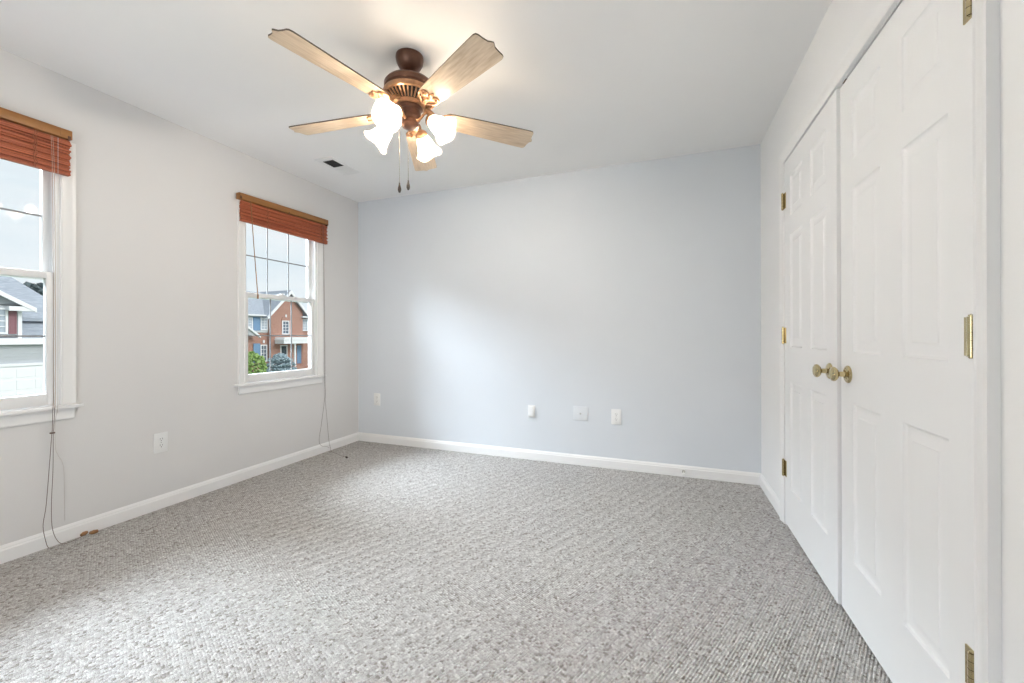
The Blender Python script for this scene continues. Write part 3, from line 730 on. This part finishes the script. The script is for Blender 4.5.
# roofs
roof_slab(bh, XB-.3, XB-4.8, 28.6, 40.6, 3.62, 6.85, hip1=2.6)
roof_slab(bh, XB-9.6, XB-4.8, 28.6, 40.6, 3.62, 6.85, hip1=2.6)
bm = BM()     # front gable roof: two slopes running back
for (ya, za, yb, zb) in ((32.75, 3.45, 36.12, 6.98), (39.1, 3.75, 36.12, 6.98)):
    P = [(XB+.35, ya, za), (XB+.35, yb, zb), (XB-5.2, yb, zb), (XB-5.2, ya, za)]
    V = [bm.verts.new(p) for p in P]+[bm.verts.new((x, y, z-.2)) for x, y, z in P]
    bm.faces.new(V[:4]); bm.faces.new(V[4:][::-1])
    for i in range(4): j = (i+1) % 4; bm.faces.new((V[i], V[j], V[j+4], V[i+4]))
obj('roof', bm, X_['roof'], bh, smooth=False)
bm = BM()     # white rakes
for (ya, za, yb, zb) in ((32.75, 3.4, 36.12, 6.95), (39.1, 3.7, 36.12, 6.95)):
    P = [(ya, za), (yb, zb), (yb, zb-.42), (ya, za-.36)]
    prism(bm, P, 0, 1, Matrix(((0, 0, .15, XB+.36), (1, 0, 0, 0), (0, 1, 0, 0), (0, 0, 0, 1))))
prism(bm, [(35.55, 6.15), (36.7, 6.15), (36.12, 5.45)], 0, 1, Matrix(((0, 0, .1, XB+.01), (1, 0, 0, 0), (0, 1, 0, 0), (0, 0, 0, 1))))
obj('gable_rake', bm, X_['white'], bh, smooth=False)
xbox(bh, 'gutter', X_['white'], XB-.3, XB+.15, 28.6, 33.3, 3.45, 3.62)
xbox(bh, 'gutter', X_['white'], XB+.0, XB+.35, 38.0, 40.6, 3.50, 3.68)
xwindow(bh, XB-.5, 30.35, 31.5, 1.75, 3.25, 'panel'); shutter(bh, XB-.5, 31.57, 32.47, 1.7, 3.35, X_['shut']); xwindow(bh, XB-.5, 32.5, 33.5, 1.75, 3.25, 'panel')
xwindow(bh, XB, 35.10, 36.15, 1.22, 3.00, 'pane')
bm = BM(); prism(bm, [(35.0, 3.0), (36.25, 3.0)]+[(35.625+.6*math.cos(PI*k/10), 3.0+.62*math.sin(PI*k/10)) for k in range(1, 10)], 0, 1, Matrix(((0, 0, .06, XB+.01), (1, 0, 0, 0), (0, 1, 0, 0), (0, 0, 0, 1)))); obj('window_arch', bm, X_['brick'], bh, smooth=False)
xbox(bh, 'keystone', X_['white'], XB+.07, XB+.12, 35.53, 35.72, 3.45, 3.78)
xwindow(bh, XB-.5, 38.55, 39.6, 1.7, 3.35, 'panel')
xbox(bh, 'belt_course', X_['white'], XB, XB+.08, 33.55, 38.3, 1.0, 1.14)
# lower left window and shutter
shutter(bh, XB-.55, 31.63, 32.5, -2.2, .12, X_['shut']); xwindow(bh, XB-.55, 32.53, 33.42, -2.15, -.05, 'pane'); xbox(bh, 'keystone', X_['white'], XB-.6, XB-.5, 32.9, 33.1, .15, .5)
# side wing with a small gable at the left
yz_prism(bh, 'side_gable', X_['sid'], [(29.3, 1.05), (31.6, 1.05), (30.2, 2.35), (29.3, 2.0)], XB-.5, XB+.2)
bm = BM(); prism(bm, [(29.6, 2.72), (31.9, 1.05), (31.9, .8), (29.6, 2.47)], 0, 1, Matrix(((0, 0, .3, XB+.1), (1, 0, 0, 0), (0, 1, 0, 0), (0, 0, 0, 1)))); obj('gable_rake', bm, X_['white'], bh, smooth=False)
# portico
XP = XB+1.4
xbox(bh, 'portico_roof', X_['white'], XB, XP+.15, 34.1, 38.7, .05, .50)
yz_prism(bh, 'portico_roof', X_['white'], [(34.0, .5), (38.8, .5), (38.6, .86), (34.2, .86)], XB, XP+.2)
for y in (35.9, 38.35):
    bm = BM(); lathe(bm, [(.16, GZ+.35), (.16, GZ+.5), (.13, GZ+.55), (.115, -.15), (.15, -.05), (.15, .05)], Matrix.Translation((XP-.1, y, 0)), 14); obj('column', bm, X_['white'], bh)
xbox(bh, 'porch_floor', X_['brick'], XB, XP+.2, 34.1, 38.8, GZ, GZ+.35)
xwindow(bh, XB, 34.85, 35.85, GZ+.36, -.15, 'panel', 1, 1)
xbox(bh, 'front_door', X_['doorg'], XB+.03, XB+.09, 35.0, 35.7, GZ+.4, -.3)
shutter(bh, XB+.0, 37.35, 38.0, GZ+.6, -.25, X_['shut'])

# grey sided house with garage
XG = -29.7
gh = thing('grey_house', 'pale grey sided house with a burgundy shutter and garage', 'house', (XG, 5, GZ))
xbox(gh, 'wall', X_['sid'], XG-8, XG, 0.5, 7.9, .75, 2.75)
xbox(gh, 'garage_wall', X_['sid'], XG-8, XG, .5, 9.5, GZ, .75)
yz_prism(gh, 'gable_wall', X_['sid'], [(.9, 2.7), (7.9, 2.7), (7.9, 2.75), (4.4, 4.9), (.9, 2.75)], XG-.3, XG)
roof_slab(gh, XG+.1, XG-2.6, 7.96, 9.7, .98, 2.7)
xbox(gh, 'side_wing', X_['sid'], XG-8.5, XG-2.7, 7.96, 10.2, .8, 2.2)
roof_slab(gh, XG-1.0, XG-5, 0, 10.8, 2.1, 5.6, hip1=2.7)
roof_slab(gh, XG-9, XG-5, 0, 10.8, 2.1, 5.6, hip1=2.7)
bm = BM()
for (ya, za, yb, zb) in ((8.35, 2.62, 4.4, 5.15), (.45, 2.62, 4.4, 5.15)):
    P = [(XG+.35, ya, za), (XG+.35, yb, zb), (XG-4.5, yb, zb), (XG-4.5, ya, za)]
    V = [bm.verts.new(p) for p in P]+[bm.verts.new((x, y, z-.15)) for x, y, z in P]
    bm.faces.new(V[:4]); bm.faces.new(V[4:][::-1])
    for i in range(4): j = (i+1) % 4; bm.faces.new((V[i], V[j], V[j+4], V[i+4]))
obj('roof', bm, X_['roof'], gh, smooth=False)
bm = BM()
for s in (1, -1):
    P = [(4.4+s*3.95, 2.60), (4.4, 5.13), (4.4, 4.90), (4.4+s*3.95, 2.36)]
    prism(bm, P, 0, 1, Matrix(((0, 0, .12, XG+.36), (1, 0, 0, 0), (0, 1, 0, 0), (0, 0, 0, 1))))
    box(bm, XG, XG+.45, 4.4+s*2.95, 4.4+s*3.9, 2.42, 2.66)
obj('gable_rake', bm, X_['white'], gh, smooth=False)
xbox(gh, 'corner_board', X_['white'], XG-.02, XG+.05, 7.80, 7.95, .75, 2.6)
shutter(gh, XG, 7.47, 7.75, 1.19, 2.53, X_['shutr'])
xwindow(gh, XG, 6.3, 7.44, 1.19, 2.56, 'panel', 2, 4, .09)
shutter(gh, XG, 5.95, 6.26, 1.19, 2.53, X_['shutr'])
xbox(gh, 'belt_course', X_['pane'], XG, XG+.04, .5, 7.95, 1.00, 1.07)
xbox(gh, 'belt_course', X_['white'], XG, XG+.25, .5, 9.7, .62, .96)
xbox(gh, 'garage_header', X_['white'], XG, XG+.12, 3.4, 9.2, -.54, -.40)
gd = xbox(gh, 'garage_door', X_['white'], XG, XG+.06, 3.5, 9.1, GZ+.05, -.54)
bm = BM()
for k in range(4):
    for j in range(8):
        box(bm, XG+.06, XG+.075, 3.6+j*.69, 3.6+j*.69+.58, GZ+.15+k*.65, GZ+.15+k*.65+.5, .01)
obj('door_panels', bm, X_['white'], gd, smooth=False)

# shrubs and trees
def crown(bm, c, rx, ry, rz, n, s, seed, spiky=False):
    r_ = random.Random(seed)
    for k in range(n):
        u = r_.uniform(-1, 1); a = r_.uniform(0, 2*PI); rr = r_.uniform(.55, 1)**.5
        d = Vector((math.sqrt(1-u*u)*math.cos(a), math.sqrt(1-u*u)*math.sin(a), u))
        p = Vector(c)+Vector((d.x*rx*rr, d.y*ry*rr, d.z*rz*rr))
        t = BM(); bmesh.ops.create_icosphere(t, subdivisions=1, radius=s*r_.uniform(.6, 1.3))
        for v in t.verts: v.co *= r_.uniform(.7, 1.3)
        join(bm, t, Matrix.Translation(p) @ Matrix.Rotation(r_.uniform(0, 3), 4, 'X') @ Matrix.Diagonal((1, 1, .6, 1)))
def bush(name, label, cat, c, rx, ry, rz, n, s, m, seed):
    root = thing(name, label, cat, (c[0], c[1], GZ))
    bm = BM(); crown(bm, c, rx, ry, rz, n, s, seed); obj('foliage', bm, m, root, smooth=False)
    bm = BM(); tube(bm, [(c[0], c[1], GZ-.05), (c[0]+.03, c[1], c[2])], [.09, .05], 8)
    for k in range(5):
        a = k*1.26; tube(bm, [(c[0], c[1], GZ+.4), (c[0]+rx*.5*math.cos(a), c[1]+ry*.5*math.sin(a), c[2])], [.04, .02], 6)
    obj('stem', bm, X_['bark'], root); return root
bush('shrub', 'bright green leafy shrub at the lower left of the brick house', 'shrub', (-30, 21.3, -1.85), .9, 1.2, 1.55, 800, .13, X_['leafg'], 1)
bush('shrub', 'low bright green bush in front of the taller green shrub', 'shrub', (-27.4, 21.2, -2.75), .6, .8, .6, 350, .12, X_['leafg'], 2)
sp = thing('blue_spruce', 'blue-grey conifer in front of the brick house porch', 'tree', (-34, 27.4, GZ))
bm = BM()
for z, r0, n in ((-2.9, 1.45, 240), (-2.4, 1.5, 260), (-1.9, 1.38, 260), (-1.45, 1.1, 200), (-1.1, .65, 110)): crown(bm, (-34, 27.4, z), r0, r0, .3, n, .14, int(z*-10))
obj('foliage', bm, X_['leafb'], sp, smooth=False)
bm = BM(); tube(bm, [(-34, 27.4, GZ-.05), (-34, 27.4, -1)], [.12, .04], 8); obj('trunk', bm, X_['bark'], sp)
tr = thing('background_tree', 'dark tree rising behind the grey house roof', 'tree', (-40, 12.2, GZ))
bm = BM(); crown(bm, (-40, 12.1, 2.0), 1.7, 1.3, 2.9, 900, .24, 9); obj('foliage', bm, X_['leafd'], tr, smooth=False)
bm = BM(); tube(bm, [(-40, 12.1, GZ-.05), (-40, 12.1, 2)], [.25, .12], 8); obj('trunk', bm, X_['bark'], tr)

# every datablock is in place
bpy.context.view_layer.update()
